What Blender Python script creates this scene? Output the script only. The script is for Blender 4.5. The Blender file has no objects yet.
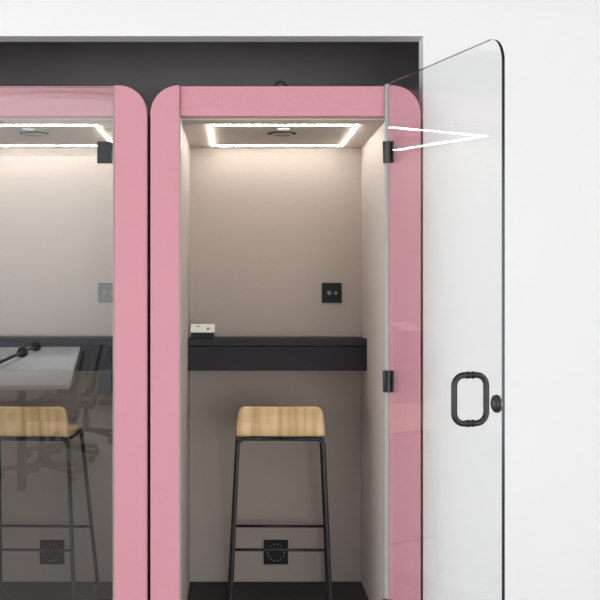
import bpy, bmesh, math, random
from mathutils import Vector, Matrix
random.seed(7)
S = bpy.context.scene
COL = S.collection
PI = math.pi
EYE = 1.40            # eye height above the room floor
PF = EYE - 1.342      # booth floor height

# ------------------------------------------------------------ materials
def new_mat(name):
    m = bpy.data.materials.new(name); m.use_nodes = True
    nt = m.node_tree; nt.nodes.clear()
    out = nt.nodes.new('ShaderNodeOutputMaterial')
    return m, nt, out

def pbr(name, col, rough=.6, metal=0., spec=.5, noise=0., scale=60., bump=0., bscale=300., sheen=0.,
        stretch=(1, 1, 1)):
    m, nt, out = new_mat(name)
    b = nt.nodes.new('ShaderNodeBsdfPrincipled')
    b.inputs['Base Color'].default_value = (*col, 1)
    b.inputs['Roughness'].default_value = rough
    b.inputs['Metallic'].default_value = metal
    b.inputs['Specular IOR Level'].default_value = spec
    if sheen:
        b.inputs['Sheen Weight'].default_value = sheen
        b.inputs['Sheen Roughness'].default_value = .5
    nt.links.new(b.outputs[0], out.inputs[0])
    tc = nt.nodes.new('ShaderNodeTexCoord')
    mp = nt.nodes.new('ShaderNodeMapping'); mp.inputs['Scale'].default_value = stretch
    nt.links.new(tc.outputs['Object'], mp.inputs[0])
    if noise:
        n = nt.nodes.new('ShaderNodeTexNoise'); n.inputs['Scale'].default_value = scale
        n.inputs['Detail'].default_value = 4
        nt.links.new(mp.outputs[0], n.inputs['Vector'])
        r = nt.nodes.new('ShaderNodeValToRGB')
        r.color_ramp.elements[0].position = .3; r.color_ramp.elements[1].position = .7
        r.color_ramp.elements[0].color = (*[c * (1 - noise) for c in col], 1)
        r.color_ramp.elements[1].color = (*[min(1, c * (1 + noise)) for c in col], 1)
        nt.links.new(n.outputs['Fac'], r.inputs[0])
        nt.links.new(r.outputs[0], b.inputs['Base Color'])
    if bump:
        n2 = nt.nodes.new('ShaderNodeTexNoise'); n2.inputs['Scale'].default_value = bscale
        nt.links.new(mp.outputs[0], n2.inputs['Vector'])
        bp = nt.nodes.new('ShaderNodeBump'); bp.inputs['Strength'].default_value = bump
        bp.inputs['Distance'].default_value = .002
        nt.links.new(n2.outputs['Fac'], bp.inputs['Height'])
        nt.links.new(bp.outputs[0], b.inputs['Normal'])
    return m

def emit(name, col, strength):
    m, nt, out = new_mat(name)
    e = nt.nodes.new('ShaderNodeEmission')
    e.inputs[0].default_value = (*col, 1); e.inputs[1].default_value = strength
    nt.links.new(e.outputs[0], out.inputs[0])
    return m

def glass_mat(name, r0, tint):
    """thin sheet glass: clear transmission plus a Schlick mirror on each face"""
    m, nt, out = new_mat(name)
    t = nt.nodes.new('ShaderNodeBsdfTransparent'); t.inputs[0].default_value = (*tint, 1)
    g = nt.nodes.new('ShaderNodeBsdfGlossy'); g.inputs['Roughness'].default_value = .0
    lw = nt.nodes.new('ShaderNodeLayerWeight'); lw.inputs[0].default_value = .5
    p = nt.nodes.new('ShaderNodeMath'); p.operation = 'POWER'; p.inputs[1].default_value = 5
    ml = nt.nodes.new('ShaderNodeMath'); ml.operation = 'MULTIPLY_ADD'
    ml.inputs[1].default_value = 1 - r0; ml.inputs[2].default_value = r0
    mx = nt.nodes.new('ShaderNodeMixShader')
    nt.links.new(lw.outputs['Facing'], p.inputs[0]); nt.links.new(p.outputs[0], ml.inputs[0])
    nt.links.new(ml.outputs[0], mx.inputs[0])
    nt.links.new(t.outputs[0], mx.inputs[1]); nt.links.new(g.outputs[0], mx.inputs[2])
    nt.links.new(mx.outputs[0], out.inputs[0])
    return m

def wood_mat(name):
    m, nt, out = new_mat(name)
    b = nt.nodes.new('ShaderNodeBsdfPrincipled'); b.inputs['Roughness'].default_value = .45
    nt.links.new(b.outputs[0], out.inputs[0])
    tc = nt.nodes.new('ShaderNodeTexCoord')
    mp = nt.nodes.new('ShaderNodeMapping'); mp.inputs['Scale'].default_value = (40, 1.6, 1.6)
    nt.links.new(tc.outputs['Object'], mp.inputs[0])
    n = nt.nodes.new('ShaderNodeTexNoise'); n.inputs['Scale'].default_value = 1.; n.inputs['Detail'].default_value = 6
    n.inputs['Roughness'].default_value = .62
    nt.links.new(mp.outputs[0], n.inputs['Vector'])
    r = nt.nodes.new('ShaderNodeValToRGB')
    r.color_ramp.elements[0].position = .32; r.color_ramp.elements[0].color = (.57, .345, .16, 1)
    r.color_ramp.elements[1].position = .68; r.color_ramp.elements[1].color = (.84, .61, .335, 1)
    e = r.color_ramp.elements.new(.5); e.color = (.75, .50, .25, 1)
    nt.links.new(n.outputs['Fac'], r.inputs[0]); nt.links.new(r.outputs[0], b.inputs['Base Color'])
    return m

M = dict(
    white=pbr('white_wall_paint', (.875, .87, .862), .75, bump=.04, bscale=90, spec=.2),
    ceil=pbr('white_ceiling_paint', (.58, .58, .575), .9, spec=.1),
    char=pbr('charcoal_wall_paint', (.25, .236, .236), .8, noise=.06, scale=3, spec=.15),
    floor=pbr('grey_brown_floor', (.21, .195, .18), .4, noise=.12, scale=6, stretch=(1, 6, 1)),
    pink=pbr('pink_wool_felt', (.665, .310, .360), .95, noise=.05, scale=260, bump=.25, bscale=900, spec=.1, sheen=.15),
    shell=pbr('dark_shell', (.03, .03, .032), .6),
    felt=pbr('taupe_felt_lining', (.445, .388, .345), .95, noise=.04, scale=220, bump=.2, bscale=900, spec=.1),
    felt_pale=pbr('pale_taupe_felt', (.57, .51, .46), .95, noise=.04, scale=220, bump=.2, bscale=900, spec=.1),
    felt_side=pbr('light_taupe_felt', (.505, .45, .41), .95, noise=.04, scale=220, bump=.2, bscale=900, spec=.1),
    carpet=pbr('black_carpet', (.075, .071, .075), 1., noise=.2, scale=200, bump=.5, bscale=700, spec=.1),
    desk=pbr('anthracite_laminate', (.0125, .0112, .0150), .6, spec=.35, noise=.05, scale=80),
    desktop=pbr('black_worktop', (.012, .012, .015), .6, spec=.4),
    black=pbr('black_powder_coat', (.018, .018, .019), .42, bump=.05, bscale=900),
    blackm=pbr('matt_black_plastic', (.008, .008, .0085), .55, spec=.3),
    knob=pbr('dark_grey_knob', (.06, .06, .065), .35),
    steel=pbr('brushed_grey_metal', (.32, .31, .31), .3, metal=.9),
    pivot=pbr('reddish_brown_cap', (.11, .085, .085), .4),
    wplast=pbr('white_plastic', (.90, .90, .88), .4),
    valve=pbr('taupe_valve_disc', (.26, .23, .20), .6),
    gasket=pbr('clear_door_gasket', (.40, .42, .385), .4),
    gplast=pbr('grey_plastic', (.2, .2, .2), .5),
    vent=pbr('dark_vent_slots', (.05, .045, .04), .7),
    seal=pbr('pale_green_grey_seal', (.44, .47, .42), .35),
    wood=wood_mat('oak_veneer'),
    edge=pbr('ply_edge', (.72, .52, .29), .5, noise=.1, scale=20, stretch=(1, 1, 40)),
    gedge=pbr('dark_green_glass_edge', (.005, .012, .011), .2, spec=.35),
    glass=glass_mat('clear_glass', .018, (.990, .996, .995)),
    glass_coated=glass_mat('clear_coated_glass', .12, (.985, .993, .99)),
    led=emit('warm_white_led', (1., .965, .91), 46.),
    lamp=emit('lamp_diffuser', (1., .97, .93), 1.1),
    slate=pbr('slate_grey_laminate', (.16, .17, .19), .5),
    table=pbr('pale_table_laminate', (.80, .80, .81), .4),
    chair=pbr('black_chair_fabric', (.022, .022, .025), .8),
    rubber=pbr('rubber', (.015, .015, .015), .6),
    cable=pbr('black_cable', (.006, .006, .006), .5),
)

# ------------------------------------------------------------ mesh helpers
def nb(): return bmesh.new()

def box(bm, x0, x1, y0, y1, z0, z1, mat=0):
    v = [bm.verts.new(p) for p in ((x0, y0, z0), (x1, y0, z0), (x1, y1, z0), (x0, y1, z0),
                                   (x0, y0, z1), (x1, y0, z1), (x1, y1, z1), (x0, y1, z1))]
    fs = []
    for q in ((0, 3, 2, 1), (4, 5, 6, 7), (0, 1, 5, 4), (1, 2, 6, 5), (2, 3, 7, 6), (3, 0, 4, 7)):
        f = bm.faces.new([v[i] for i in q]); f.material_index = mat; fs.append(f)
    return v

def prism(bm, pts, d0, d1, axis='Y', mat=0):
    """extrude a 2D outline; axis Y: pts are (x,z); axis X: (y,z); axis Z: (x,y)"""
    def P(p, d):
        return {'Y': (p[0], d, p[1]), 'X': (d, p[0], p[1]), 'Z': (p[0], p[1], d)}[axis]
    a = [bm.verts.new(P(p, d0)) for p in pts]; b = [bm.verts.new(P(p, d1)) for p in pts]
    n = len(pts)
    for f in (bm.faces.new(a), bm.faces.new(b[::-1])): f.material_index = mat
    for i in range(n):
        f = bm.faces.new((a[i], b[i], b[(i + 1) % n], a[(i + 1) % n])); f.material_index = mat
    return a, b

def arc(cx, cz, r, a0, a1, n=10):
    return [(cx + r * math.cos(math.radians(a0 + (a1 - a0) * i / n)),
             cz + r * math.sin(math.radians(a0 + (a1 - a0) * i / n))) for i in range(n + 1)]

def round_path(pts, r, n=8, closed=False):
    pts = [Vector(p) for p in pts]; out = []
    N = len(pts)
    rng = range(N) if closed else range(1, N - 1)
    if not closed: out.append(pts[0])
    for i in rng:
        p, a, b = pts[i], pts[i - 1], pts[(i + 1) % N]
        d1 = (a - p).normalized(); d2 = (b - p).normalized()
        ang = d1.angle(d2); t = min(r / math.tan(ang / 2), (a - p).length * .49, (b - p).length * .49)
        rr = t * math.tan(ang / 2)
        c = p + (d1 + d2).normalized() * (rr / math.sin(ang / 2))
        s, e = p + d1 * t - c, p + d2 * t - c
        tot = s.angle(e); ax = s.cross(e)
        if ax.length < 1e-9: out.append(p); continue
        ax.normalize()
        for k in range(n + 1):
            out.append(c + Matrix.Rotation(tot * k / n, 3, ax) @ s)
    if not closed: out.append(pts[-1])
    return out

def tube(bm, path, r, seg=12, closed=False, mat=0):
    path = [Vector(p) for p in path]; N = len(path); rings = []
    def tan(i):
        if closed: return (path[(i + 1) % N] - path[i - 1]).normalized()
        return (path[min(i + 1, N - 1)] - path[max(i - 1, 0)]).normalized()
    t0 = tan(0); up = Vector((0, 0, 1)) if abs(t0.z) < .9 else Vector((0, 1, 0))
    u = t0.cross(up).normalized(); pt = t0
    for i in range(N):
        t = tan(i)
        q = pt.rotation_difference(t); u = (q @ u).normalized(); pt = t
        w = t.cross(u).normalized()
        rings.append([bm.verts.new(path[i] + (u * math.cos(2 * PI * k / seg) + w * math.sin(2 * PI * k / seg)) * r)
                      for k in range(seg)])
    for i in range(N if closed else N - 1):
        A, B = rings[i], rings[(i + 1) % N]
        sh = 0
        if closed and i == N - 1:
            sh = min(range(seg), key=lambda s: (A[0].co - B[s].co).length)
        for k in range(seg):
            f = bm.faces.new((A[k], A[(k + 1) % seg], B[(k + 1 + sh) % seg], B[(k + sh) % seg]))
            f.smooth = True; f.material_index = mat
    if not closed:
        bm.faces.new(rings[0][::-1]).material_index = mat; bm.faces.new(rings[-1]).material_index = mat

def lathe(bm, prof, c=(0, 0, 0), axis='Z', seg=24, mat=0, smooth=True):
    """prof: list of (radius, height)"""
    rings = []
    for r, h in prof:
        ring = []
        for k in range(seg):
            a = 2 * PI * k / seg; x, y = r * math.cos(a), r * math.sin(a)
            p = {'Z': (x, y, h), 'Y': (x, h, y), 'X': (h, x, y)}[axis]
            ring.append(bm.verts.new(Vector(c) + Vector(p)))
        rings.append(ring)
    for A, B in zip(rings, rings[1:]):
        for k in range(seg):
            f = bm.faces.new((A[k], A[(k + 1) % seg], B[(k + 1) % seg], B[k])); f.smooth = smooth; f.material_index = mat
    bm.faces.new(rings[0][::-1]).material_index = mat; bm.faces.new(rings[-1]).material_index = mat

def build(name, bm, mats, parent=None, bevel=0., bseg=2, label=None):
    bmesh.ops.recalc_face_normals(bm, faces=bm.faces)
    me = bpy.data.meshes.new(name); bm.to_mesh(me); bm.free()
    for m in (mats if isinstance(mats, (list, tuple)) else [mats]): me.materials.append(m)
    o = bpy.data.objects.new(name, me); COL.objects.link(o)
    if parent: o.parent = parent
    if bevel:
        md = o.modifiers.new('bevel', 'BEVEL'); md.width = bevel; md.segments = bseg
        md.limit_method = 'ANGLE'; md.angle_limit = math.radians(40)
    if label: o['label'] = label
    return o

def tag(o, label, cat, group=None):
    o['label'] = label; o['category'] = cat
    if group: o['group'] = group
    return o

def thing(name, label, cat, loc=(0, 0, 0), rz=0., group=None, parent=None):
    o = bpy.data.objects.new(name, None); COL.objects.link(o); o.empty_display_size = .1
    o.location = loc; o.rotation_euler = (0, 0, rz)
    if parent: o.parent = parent
    else: tag(o, label, cat, group)
    return o

def struct(name, bm, m):
    o = build(name, bm, m); o['kind'] = 'structure'; return o

def copy_tree(src, loc, rz, label, group=None):
    r = src.copy(); COL.objects.link(r); r.location = loc; r.rotation_euler = (0, 0, rz); r['label'] = label
    if group: r['group'] = group
    for ch in list(src.children):
        c = ch.copy(); COL.objects.link(c); c.parent = r
        for g in list(ch.children):
            d = g.copy(); COL.objects.link(d); d.parent = c
    return r

# ------------------------------------------------------------ room shell
XL, XR, YB, ZC = -5.2, 4.2, -9.4, 2.95
NX0, NX1 = -1.362, .6995            # niche opening
NZ = EYE + .930
WY0, WY1 = .05, .152               # front wall thickness
bm = nb(); box(bm, XL, XR, YB, WY0, -.1, 0); struct('floor', bm, M['floor'])
bm = nb(); box(bm, XL - .2, XR + .2, YB - .2, WY1, ZC, ZC + .1); struct('ceiling', bm, M['ceil'])
bm = nb()
prism(bm, [(XL, -.1), (NX0, -.1), (NX0, NZ), (NX1, NZ), (NX1, -.1), (XR, -.1), (XR, ZC), (XL, ZC)], WY0, WY1)
struct('wall_front', bm, M['white'])
# alcove behind the white wall
AX0, AX1, AY = NX0 - .05, NX1 + .35, 1.06
bm = nb(); box(bm, AX0 - .1, AX1 + .1, AY, AY + .1, -.1, 2.75); struct('wall_back', bm, M['char'])
bm = nb(); box(bm, AX0 - .1, AX0, WY1, AY, -.1, 2.75); struct('wall_alcove_left', bm, M['char'])
bm = nb(); box(bm, AX1, AX1 + .1, WY1, AY, -.1, 2.75); struct('wall_alcove_right', bm, M['char'])
bm = nb(); box(bm, AX0 - .1, AX1 + .1, WY1, AY, 2.65, 2.75); struct('ceiling_alcove', bm, M['char'])
bm = nb(); box(bm, AX0 - .1, AX1 + .1, WY0, AY, -.1, 0); struct('floor_alcove', bm, M['floor'])

def wall_with_windows(name, along, fixed0, fixed1, a0, a1, wins, axis):
    """a wall along one axis with rectangular openings (a,b,z0,z1)"""
    bm = nb()
    def bx(p, q, z0, z1):
        if axis == 'X': box(bm, p, q, fixed0, fixed1, z0, z1)
        else: box(bm, fixed0, fixed1, p, q, z0, z1)
    cur = a0
    for (p, q, z0, z1) in wins:
        bx(cur, p, 0, ZC); bx(p, q, 0, z0); bx(p, q, z1, ZC); cur = q
    bx(cur, a1, 0, ZC)
    return struct(name, bm, M['white'])
wall_with_windows('wall_rear', 0, YB - .2, YB, XL - .2, XR + .2, [(.3, 3.6, .12, 2.25)], 'X')
wall_with_windows('wall_left', 0, XL - .2, XL, YB, WY0, [(-8.6, -5.2, .12, 2.25), (-4.6, -1.4, .12, 2.25)], 'Y')
wall_with_windows('wall_right', 0, XR, XR + .2, YB, WY0, [(-7.6, -3.0, .12, 2.25)], 'Y')
def window_frame(n, axis, f, p, q, z0, z1, nm):
    bm = nb()
    def bx(a, b, c, d):
        if axis == 'X': box(bm, a, b, f - .03, f + .03, c, d)
        else: box(bm, f - .03, f + .03, a, b, c, d)
    t = .05
    bx(p, p + t, z0, z1); bx(q - t, q, z0, z1); bx(p + t, q - t, z0, z0 + t); bx(p + t, q - t, z1 - t, z1)
    for i in range(1, nm):
        c = p + (q - p) * i / nm; bx(c - t / 2, c + t / 2, z0 + t, z1 - t)
    return struct('window_%d' % n, bm, M['blackm'])
window_frame(1, 'X', YB - .1, .3, 3.6, .12, 2.25, 3)
window_frame(2, 'Y', XL - .1, -8.6, -5.2, .12, 2.25, 3)
window_frame(3, 'Y', XL - .1, -4.6, -1.4, .12, 2.25, 3)
window_frame(4, 'Y', XR + .1, -7.6, -3.0, .12, 2.25, 4)

# ------------------------------------------------------------ phone booths
IX0, IX1 = -.2085, .5628      # opening between the posts
OX0, OX1 = -.3160, .6825      # outer edges
TOP = EYE + .738
HB = EYE + .6255              # underside of the header
CZ = EYE + .620               # ceiling of the booth
BY = .945                     # back wall
DEPTH = 1.035
R = .105

def make_booth(name, label, x, door_deg, W, hl, glass):
    t = thing(name, label, 'phone booth', (x, 0, 0), 0, 'pink phone booths in the alcove')
    # posts with their rounded outer top corners
    bm = nb(); prism(bm, [(OX0, .0), (IX0, .0), (IX0, TOP)] + arc(OX0 + R, TOP - R, R, 90, 180), 0, .075)
    build('post', bm, M['pink'], t, .004)
    bm = nb(); prism(bm, [(IX1, .0), (OX1, .0)] + arc(OX1 - R, TOP - R, R, 0, 90) + [(IX1, TOP)], 0, .075)
    build('post', bm, M['pink'], t, .004)
    bm = nb(); box(bm, IX0 + .0012, IX1 - .0012, .014, .075, HB, TOP - .001)
    build('header', bm, M['pink'], t, .004)
    # outer shell: an upside-down U
    bm = nb()
    e = .006
    prism(bm, [(OX0 + e, 0), (IX0 - .02, 0), (IX0 - .02, CZ + .04), (IX1 + .02, CZ + .04), (IX1 + .02, 0), (OX1 - e, 0)]
          + arc(OX1 - R, TOP - R, R - e, 0, 90) + arc(OX0 + R, TOP - R, R - e, 90, 180), .075, DEPTH)
    build('outer_shell', bm, M['shell'], t)
    # lining
    for (a, b) in ((IX0 - .02, IX0), (IX1, IX1 + .02)):
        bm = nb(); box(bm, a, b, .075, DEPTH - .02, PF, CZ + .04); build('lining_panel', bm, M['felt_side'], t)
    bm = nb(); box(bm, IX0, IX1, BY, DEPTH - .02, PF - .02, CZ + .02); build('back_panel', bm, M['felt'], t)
    # ceiling with the LED frame, air valve and sensor
    bm = nb(); box(bm, IX0, IX1, .075, BY, CZ, CZ + .02)
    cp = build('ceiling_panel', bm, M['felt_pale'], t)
    lx0, lx1, ly0, ly1, w = -.106, .474, .197, .856, .0070
    bm = nb()
    o = [(lx0, ly0), (lx1, ly0), (lx1, ly1), (lx0, ly1)]
    i_ = [(lx0 + w, ly0 + w), (lx1 - w, ly0 + w), (lx1 - w, ly1 - w), (lx0 + w, ly1 - w)]
    for k in range(4):
        k2 = (k + 1) % 4
        prism(bm, [o[k], o[k2], i_[k2], i_[k]], CZ - .004, CZ + .001, 'Z')
    build('light_strip', bm, M['led'], cp, label='glowing warm white rectangular light strip')
    bm = nb()
    lathe(bm, [(.060, CZ - .001), (.060, CZ - .004), (.050, CZ - .004), (.050, CZ - .001)], (.188, .44, 0), 'Z', 28, 0)
    lathe(bm, [(.012, CZ), (.012, CZ - .006), (.046, CZ - .006), (.038, CZ - .010)], (.188, .44, 0), 'Z', 28, 1)
    for k in range(4):
        a = k * PI / 2
        box(bm, .188 + .045 * math.cos(a) - .006, .188 + .045 * math.cos(a) + .006,
            .44 + .045 * math.sin(a) - .006, .44 + .045 * math.sin(a) + .006, CZ - .0065, CZ - .001, 0)
    build('air_valve', bm, [M['vent'], M['valve']], cp, label='dark round air valve in the ceiling')
    bm = nb(); lathe(bm, [(.024, CZ), (.024, CZ - .004), (.018, CZ - .006)], (.188, .315, 0), 'Z', 24)
    build('motion_sensor', bm, M['wplast'], cp, label='small white round sensor')
    # floor
    bm = nb(); box(bm, IX0 - .02, IX1 + .02, .02, DEPTH - .02, 0, PF - .012); build('plinth', bm, M['shell'], t)
    bm = nb(); box(bm, IX0, IX1, .02, BY, PF - .012, PF); build('floor_mat', bm, M['carpet'], t)
    # fixed desk shelf
    dz = EYE - .2325
    bm = nb(); box(bm, IX0, IX1, .712, BY, dz - .031, dz)
    dk = build('desk_shelf', bm, M['desktop'], t, .002)
    bm = nb(); box(bm, IX0, IX1, .716, .734, dz - .138, dz - .033); build('apron', bm, M['desk'], dk, .001)
    bm = nb(); box(bm, IX0, IX1, .734, BY, dz - .138, dz - .122); build('shelf_base', bm, M['desk'], dk)
    # control plate with two knobs
    bm = nb(); box(bm, .388, .478, BY - .010, BY, EYE - .080, EYE + .010)
    sp = build('switch_plate', bm, M['blackm'], t, .002)
    for kx, mt in ((.420, M['gplast']), (.449, M['knob'])):
        bm = nb(); lathe(bm, [(.010, BY - .010), (.0098, BY - .026), (.008, BY - .028)], (kx, 0, EYE - .036), 'Y', 20)
        build('rotary_knob', bm, mt, sp)
    # floor-level black vent socket
    bm = nb(); cx, cz = .180, EYE - 1.207
    box(bm, cx - .055, cx + .055, BY - .010, BY, cz - .055, cz + .055)
    so = build('power_socket', bm, M['blackm'], t, .002)
    bm = nb()
    lathe(bm, [(.046, BY - .010), (.046, BY - .015), (.042, BY - .016), (.032, BY - .0115)], (cx, 0, cz), 'Y', 32)
    for k in range(14):
        a = 2 * PI * k / 14
        lathe(bm, [(.0042, BY - .0145), (.0036, BY - .0215)], (cx + .038 * math.cos(a), 0, cz + .038 * math.sin(a)), 'Y', 8, 1)
    build('socket_ring', bm, [M['blackm'], M['gplast']], so)
    # seals in the opening
    for (a, b) in ((IX0 - .0005, IX0 + .004), (IX1 - .004, IX1 + .0005)):
        bm = nb(); box(bm, a, b, .016, .074, PF, HB - .001); build('door_seal', bm, M['seal'], t)
    # glass door, drawn closed, hung at its right-hand edge
    d = thing('glass_door', '', '', (IX1 - .004, .0055, 0), math.radians(door_deg), None, t)
    zt, zb, g, r = EYE + (.7435 if door_deg else .730), EYE - 1.325, .0050, .080
    bm = nb()
    prism(bm, [(0, zb), (0, zt), (-W + r, zt)][::1] + arc(-W + r, zt - r, r, 90, 180, 14) + arc(-W + r, zb + r, r, 180, 270, 14), -g, g)
    bmesh.ops.recalc_face_normals(bm, faces=bm.faces)
    for f in bm.faces: f.material_index = 0 if abs(f.normal.y) > .5 else (2 if f.normal.x > .5 else 1)
    build('glass_pane', bm, [glass, M['gedge'], M['gasket']], d)
    bm = nb(); box(bm, .0001, .0035, -.006, .012, zb, zt - .002); build('door_gasket', bm, M['gasket'], d)
    for hz in (.490, -.355, -1.2):
        bm = nb(); z = EYE + hz
        box(bm, -hl, -.006, -.010, -.0052, z - .040, z + .040); box(bm, -hl, -.006, .0052, .015, z - .040, z + .040)
        lathe(bm, [(.0075, z - .040), (.0095, z + .040)], (-.002, .013, 0), 'Z', 14)
        build('hinge', bm, M['black'], d, .0015, label='black block hinge')
    hx, hz = -W + .210, EYE - .359
    bm = nb()
    hw, hh = .0555, .076
    tube(bm, round_path([(hx, -hw, hz - hh), (hx, hw, hz - hh), (hx, hw, hz + hh), (hx, -hw, hz + hh)], .034, 8, True), .0098, 14, True)
    for s in (-1, 1):
        for q in (-1, 1):
            lathe(bm, [(.0118, q * .0052), (.0118, q * .012)], (hx, 0, hz + s * hh), 'Y', 18)
    build('pull_handle', bm, M['black'], d, label='black back-to-back pull handle loop')
    kx, kz = -W + .014, EYE - .353
    bm = nb()
    lathe(bm, [(.010, .0052), (.010, .007), (.024, .008), (.026, .009), (.026, .0115)], (kx, 0, kz), 'Y', 28, 0)
    lathe(bm, [(.0272, .0112), (.0272, .0138)], (kx, 0, kz), 'Y', 28, 0)
    lathe(bm, [(.0265, .0135), (.0265, .019), (.023, .022), (.012, .0225)], (kx, 0, kz), 'Y', 28, 1)
    lathe(bm, [(.010, .0225), (.009, .0235)], (kx, 0, kz), 'Y', 20, 2)
    build('door_knob', bm, [M['steel'], M['black'], M['pivot']], d, label='round dark knob near the glass edge')
    return t

PITCH = 1.0111
IX1 = .5660
booth = make_booth('phone_booth', 'pink phone booth in the middle with its glass door wide open', 0, 105.5, .862, .032, M['glass'])
IX1 = .5605
booth2 = make_booth('phone_booth', 'pink phone booth at the left with its glass door shut', -PITCH, 0, .7665, .058, M['glass_coated'])

# power cable arcing over the top of the open booth
bm = nb()
cp = [Vector((.147, .115, TOP - .002)), Vector((.150, .118, TOP + .020)), Vector((.163, .120, TOP + .036)), Vector((.182, .122, TOP + .032)), Vector((.192, .124, TOP + .018)), Vector((.196, .126, TOP - .002))]
def smooth(pts, n=3):
    for _ in range(n):
        q = [pts[0]]
        for a, b in zip(pts, pts[1:]): q += [a * .75 + b * .25, a * .25 + b * .75]
        pts = q + [pts[-1]]
    return pts
tube(bm, smooth(cp), .0042, 10)
tag(build('power_cable', bm, M['cable']), 'short black cable arching over the top of the open pink booth', 'cable')

# ------------------------------------------------------------ tilted power module on the desk
DZ = EYE - .2325
pm = thing('power_module', 'small black and white power module on the left end of the booth desk shelf', 'power module', (-.145, .76, DZ + .0005))
bm = nb(); prism(bm, [(-.032, 0), (.032, 0), (.032, .055), (-.032, .026)], -.050, .050, 'X'); build('module_body', bm, M['blackm'], pm, .001)
fr = Vector((0, -.032, .026)); to = Vector((0, .032, .055)); sl = (to - fr); n_ = Vector((0, -sl.z, sl.y)).normalized()
def slope_pt(x, u, h): return Vector((x, 0, 0)) + fr + sl * u + n_ * h
def slope_box(bm, x0, x1, u0, u1, h0, h1, mat=0):
    v = [bm.verts.new(slope_pt(x, u, h)) for h in (h0, h1) for (x, u) in ((x0, u0), (x1, u0), (x1, u1), (x0, u1))]
    for q in ((0, 3, 2, 1), (4, 5, 6, 7), (0, 1, 5, 4), (1, 2, 6, 5), (2, 3, 7, 6), (3, 0, 4, 7)):
        bm.faces.new([v[i] for i in q]).material_index = mat
bm = nb(); slope_box(bm, -.052, .052, -.02, 1.03, .0, .006); build('top_plate', bm, M['wplast'], pm, .001, label='white top plate')
bm = nb(); slope_box(bm, .018, .030, .22, .46, .006, .008); build('outlet', bm, M['gplast'], pm, label='grey outlet')
bm = nb(); slope_box(bm, -.028, -.014, .60, .70, .006, .0075); build('outlet', bm, M['gplast'], pm)

# ------------------------------------------------------------ bar stools
def make_stool(label):
    t = thing('bar_stool', label, 'stool', (0, 0, 0), 0, 'oak bar stools in the booths')
    # bent plywood shell: profile in (y, z), back rest towards -y
    prof = [(.172, .714, .168), (.162, .725, .176), (.140, .7305, .180), (.06, .7315, .180), (-.05, .7305, .179), (-.120, .7305, .178),
            (-.152, .7305, .178), (-.168, .733, .178), (-.174, .748, .178), (-.178, .770, .177), (-.179, .790, .175), (-.181, .815, .172), (-.186, .835, .1685), (-.189, .846, .1670), (-.190, .852, .1660)]
    # densify
    P = [Vector(p) for p in prof]; P = smooth(P, 2)
    L = [0.]
    for a, b in zip(P, P[1:]): L.append(L[-1] + math.hypot(a.x - b.x, a.y - b.y))
    rc = .026; nx = 24; th = .011
    bm = nb(); top, bot = [], []
    for i, p in enumerate(P):
        d = min(L[i], L[-1] - L[i]); hw = p.z
        if d < rc: hw -= rc - math.sqrt(max(0, rc * rc - (rc - d) ** 2))
        a, b = P[max(i - 1, 0)], P[min(i + 1, len(P) - 1)]
        tx, tz = b.x - a.x, b.y - a.y; l = math.hypot(tx, tz); nn = (tz / l, -tx / l)   # towards the sitter
        ra, rb = [], []
        for k in range(nx + 1):
            s = -1 + 2 * k / nx
            bow = .012 * (s * s) if p.y > .745 else 0.      # back slightly wrapped
            bow *= min(1, max(0, (p.y - .745) / .04))
            ra.append(bm.verts.new((hw * s, p.x + bow, p.y)))
            rb.append(bm.verts.new((hw * s, p.x + bow + nn[0] * th, p.y + nn[1] * th)))
        top.append(ra); bot.append(rb)
    for i in range(len(P) - 1):
        for k in range(nx):
            for G in (top, bot):
                f = bm.faces.new((G[i][k], G[i][k + 1], G[i + 1][k + 1], G[i + 1][k])); f.smooth = True
    def rim(A, B):
        for j in range(len(A) - 1):
            f = bm.faces.new((A[j], A[j + 1], B[j + 1], B[j])); f.material_index = 1
    rim([r[0] for r in top], [r[0] for r in bot]); rim([r[-1] for r in top], [r[-1] for r in bot])
    rim(top[0], bot[0]); rim(top[-1], bot[-1])
    build('seat_shell', bm, [M['wood'], M['edge']], t, label='bent oak plywood seat with low back')
    r = .0085; zt = .721
    for s in (-1, 1):
        bm = nb()   # rear leg, from the bar under the back round into the floor runner
        tube(bm, round_path([(0, -.150, zt), (s * .172, -.150, zt), (s * .2035, -.170, r), (s * .210, .06, r)], .030, 8), r)
        build('leg', bm, M['black'], t)
        bm = nb()   # front leg
        tube(bm, round_path([(s * .175, .0, zt), (s * .178, .130, zt), (s * .2180, .325, r), (s * .210, .06, r)], .030, 8), r)
        build('leg', bm, M['black'], t)
    def lerp(a, b, z): k = (z - a[2]) / (b[2] - a[2]); return [a[i] + (b[i] - a[i]) * k for i in range(3)]
    for (a, b, z) in (((.172, -.150, zt), (.2035, -.170, r), .275), ((.178, .130, zt), (.218, .325, r), .283)):
        p = lerp(a, b, z); bm = nb(); tube(bm, [(-p[0], p[1], z), (p[0], p[1], z)], .0062)
        build('footrest', bm, M['black'], t)
    bm = nb()
    for s in (-1, 1): tube(bm, [(s * .170, -.148, zt + .001), (s * .175, .004, zt)], r)
    tube(bm, [(-.176, .10, zt), (.176, .10, zt)], r)
    for s in (-1, 1): box(bm, s * .11 - .012, s * .11 + .012, -.145, .10, zt + .006, zt + .0125)
    build('seat_support', bm, M['black'], t)
    return t
st = make_stool('oak-backed bar stool with black tube legs in the open booth')
st.location = (.183, .545, PF); st.rotation_euler = (0, 0, math.radians(-1.2))
copy_tree(st, (.166 - PITCH, .545, PF), math.radians(-2.0), 'oak-backed bar stool seen through the shut glass of the left booth', 'oak bar stools in the booths')

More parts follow.
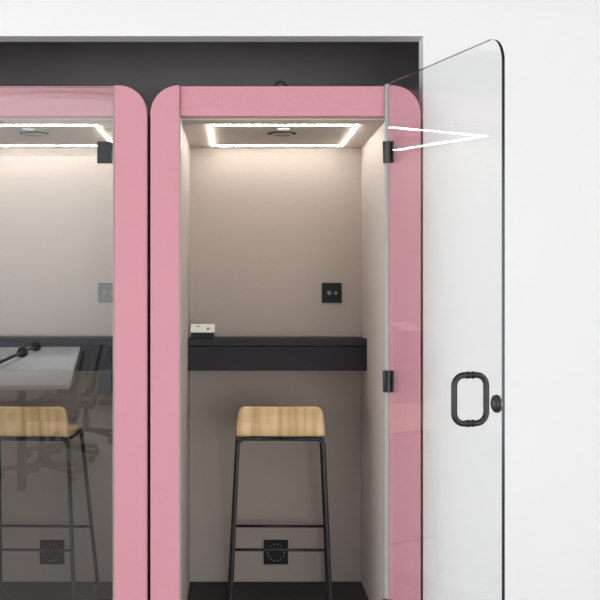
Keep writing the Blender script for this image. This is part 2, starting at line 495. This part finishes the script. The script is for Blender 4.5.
# ------------------------------------------------------------ the meeting area behind the camera, seen mirrored in the shut glass door
TZ = .735
tb = thing('meeting_table', 'long pale grey meeting table mirrored in the shut glass door', 'table', (-2.17, -5.6, 0), math.radians(-7))
bm = nb(); box(bm, -.78, .78, -2.35, 2.35, TZ - .03, TZ); build('tabletop', bm, M['table'], tb, .004)
for sx in (-1, 1):
    for sy in (-1, 1):
        bm = nb(); box(bm, sx * .45 - .03, sx * .45 + .03, sy * 2.1 - .03, sy * 2.1 + .03, 0, TZ - .03)
        build('leg', bm, M['blackm'], tb)
def make_chair(label):
    t = thing('office_chair', label, 'chair', (0, 0, 0), 0, 'black office chairs along the meeting table')
    bm = nb(); box(bm, -.23, .23, -.23, .22, .44, .50); build('seat', bm, M['chair'], t, .025, 3)
    bm = nb()
    pts = [(-.21, .52), (-.235, .56), (-.27, .75), (-.315, .93), (-.33, .945), (-.345, .93), (-.305, .75), (-.27, .56), (-.245, .515)]
    prism(bm, pts, -.22, .22, 'X'); build('backrest', bm, M['chair'], t, .012, 2)
    bm = nb(); prism(bm, [(-.24, .40), (-.05, .43), (-.05, .445), (-.26, .43), (-.29, .62), (-.305, .62)], -.03, .03, 'X'); build('back_bracket', bm, M['blackm'], t)
    bm = nb(); lathe(bm, [(.03, .09), (.03, .25), (.02, .25), (.02, .44)], (0, 0, 0), 'Z', 16); build('gas_column', bm, M['blackm'], t)
    for k in range(5):
        a = 2 * PI * k / 5 + .3
        bm = nb(); tube(bm, [(0, 0, .11), (.30 * math.cos(a), .30 * math.sin(a), .075)], .018, 8)
        lg = build('base_arm', bm, M['blackm'], t)
        bm = nb(); lathe(bm, [(.02, -.022), (.03, -.018), (.03, .018), (.02, .022)], (.30 * math.cos(a), .30 * math.sin(a), .030), 'X', 14); build('caster', bm, M['rubber'], lg)
    return t
ch = make_chair('black office chair at the table end nearest the booths, in the reflection')
ch.location = (-1.40, -4.0, 0); ch.rotation_euler = (0, 0, math.radians(90))
copy_tree(ch, (-1.385, -4.95, 0), math.radians(90), 'middle black office chair along the mirrored table', 'black office chairs along the meeting table')
copy_tree(ch, (-1.34, -5.95, 0), math.radians(91), 'farthest black office chair along the mirrored table', 'black office chairs along the meeting table')
bm = nb()
rod = [(-1.86, -4.5, TZ + .05), (-2.03, -7.5, TZ + .05)]
tube(bm, rod, .014, 10)
rt = thing('table_rod', 'black rod with two round knobs lying on the mirrored table', 'rod')
build('rod', bm, M['blackm'], rt)
for (x, y) in ((-1.955, -6.2), (-2.015, -7.25)):
    bm = nb(); lathe(bm, [(.02, -.05), (.045, -.04), (.05, -.02), (.05, .02), (.045, .04), (.02, .05)], (x, y, TZ + .05), 'Y', 18); build('round_knob', bm, M['blackm'], rt)
# round ceiling lamp over the table
cl = thing('ceiling_lamp', 'large round white ceiling lamp above the meeting table, in the reflection', 'lamp', (-1.45, -5.67, ZC))
bm = nb(); lathe(bm, [(.77, 0), (.80, -.01), (.80, -.055), (.785, -.06)], (0, 0, 0), 'Z', 48); build('lamp_housing', bm, M['wplast'], cl)
bm = nb(); lathe(bm, [(.775, -.0605), (.775, -.068)], (0, 0, 0), 'Z', 48); build('diffuser', bm, M['lamp'], cl)

# added low cabinet darkens the foot of the mirrored rear wall, added lamp brightens it
cb = thing('stand_in_cabinet', 'low slate grey cabinet added along the far wall as a dark band in the reflection', 'cabinet', (-2.4, YB + .24, 0))
bm = nb(); box(bm, -1.8, 1.8, -.22, .20, .06, .80); build('carcass', bm, M['slate'], cb, .003)
bm = nb(); box(bm, -1.76, 1.76, -.18, .15, 0, .06); build('toe_base', bm, M['blackm'], cb)
for k in range(4):
    bm = nb(); x0 = -1.8 + .9 * k; box(bm, x0 + .004, x0 + .896, .20, .219, .065, .78)
    dr = build('door', bm, M['slate'], cb, .002)
    bm = nb(); hx = x0 + (.84 if k % 2 == 0 else .06); tube(bm, [(hx, .235, .50), (hx, .235, .70)], .006, 8)
    for q in (.51, .69): tube(bm, [(hx, .219, q), (hx, .235, q)], .005, 8)
    build('handle', bm, M['blackm'], dr)
wl = thing('added_linear_lamp', 'long white ceiling lamp added close to the far wall to brighten its reflection', 'lamp', (-2.3, YB + .75, ZC))  # unseen fixture, made up to go with the added rear wall light
bm = nb(); box(bm, -1.9, 1.9, -.05, .05, -.06, 0); build('lamp_housing', bm, M['wplast'], wl, .003)
bm = nb(); box(bm, -1.88, 1.88, -.042, .042, -.066, -.060); build('diffuser', bm, M['lamp'], wl)

# ------------------------------------------------------------ light
l = bpy.data.lights.new('rear_wall_fill', 'AREA'); l.shape = 'RECTANGLE'; l.size = 3.7; l.size_y = .08; l.energy = 48; l.color = (1., .96, .90)  # fill light added to brighten the rear wall reflected in the shut door
o = bpy.data.objects.new('rear_wall_fill', l); COL.objects.link(o); o.location = (-2.3, YB + .75, ZC - .075)
o.rotation_euler = (math.radians(-38), 0, 0)
W = bpy.data.worlds.new('sky'); S.world = W; W.use_nodes = True
nt = W.node_tree; bg = nt.nodes['Background']
bg.inputs[0].default_value = (.80, .90, 1., 1); bg.inputs[1].default_value = 1.3
def daylight(name, loc, rot, sx, sy, power, col=(.98, .985, 1.)):
    l = bpy.data.lights.new(name, 'AREA'); l.shape = 'RECTANGLE'; l.size = sx; l.size_y = sy; l.energy = power; l.color = col
    o = bpy.data.objects.new(name, l); COL.objects.link(o); o.location = loc; o.rotation_euler = rot
    return o
daylight('daylight_rear', (1.95, YB - .3, 1.185), (-PI / 2 * -1, 0, 0), 3.3, 2.12, 200)
daylight('daylight_left', (XL - .3, -6.9, 1.185), (0, -PI / 2, 0), 2.12, 3.4, 153)
daylight('daylight_left', (XL - .3, -3.0, 1.185), (0, -PI / 2, 0), 2.12, 3.2, 153)
daylight('daylight_right', (XR + .3, -5.3, 1.185), (0, PI / 2, 0), 2.12, 4.6, 153)

l = bpy.data.lights.new('table_fill_light', 'AREA'); l.shape = 'DISK'; l.size = 1.5; l.energy = 27; l.spread = math.radians(95); l.color = (1, .98, .95)  # extra light added under the round lamp to brighten the mirrored tabletop
o = bpy.data.objects.new('table_fill_light', l); COL.objects.link(o); o.location = (-1.45, -5.67, ZC - .075)
# ------------------------------------------------------------ camera
cam = bpy.data.cameras.new('camera'); co = bpy.data.objects.new('camera', cam); COL.objects.link(co)
co.location = (0, -4.19, EYE); co.rotation_euler = (PI / 2, 0, 0)
cam.sensor_width = 36; cam.lens = 1135 / 600 * 36; cam.shift_x = 64 / 600; cam.shift_y = -15 / 600
cam.clip_start = .05
S.camera = co
S.view_settings.view_transform = 'Standard'; S.view_settings.look = 'None'
S.view_settings.gamma = 1; S.view_settings.exposure = 0; S.view_settings.use_curve_mapping = False
S.cycles.max_bounces = 14; S.cycles.diffuse_bounces = 8; S.cycles.transparent_max_bounces = 16
S.cycles.sample_clamp_indirect = 8
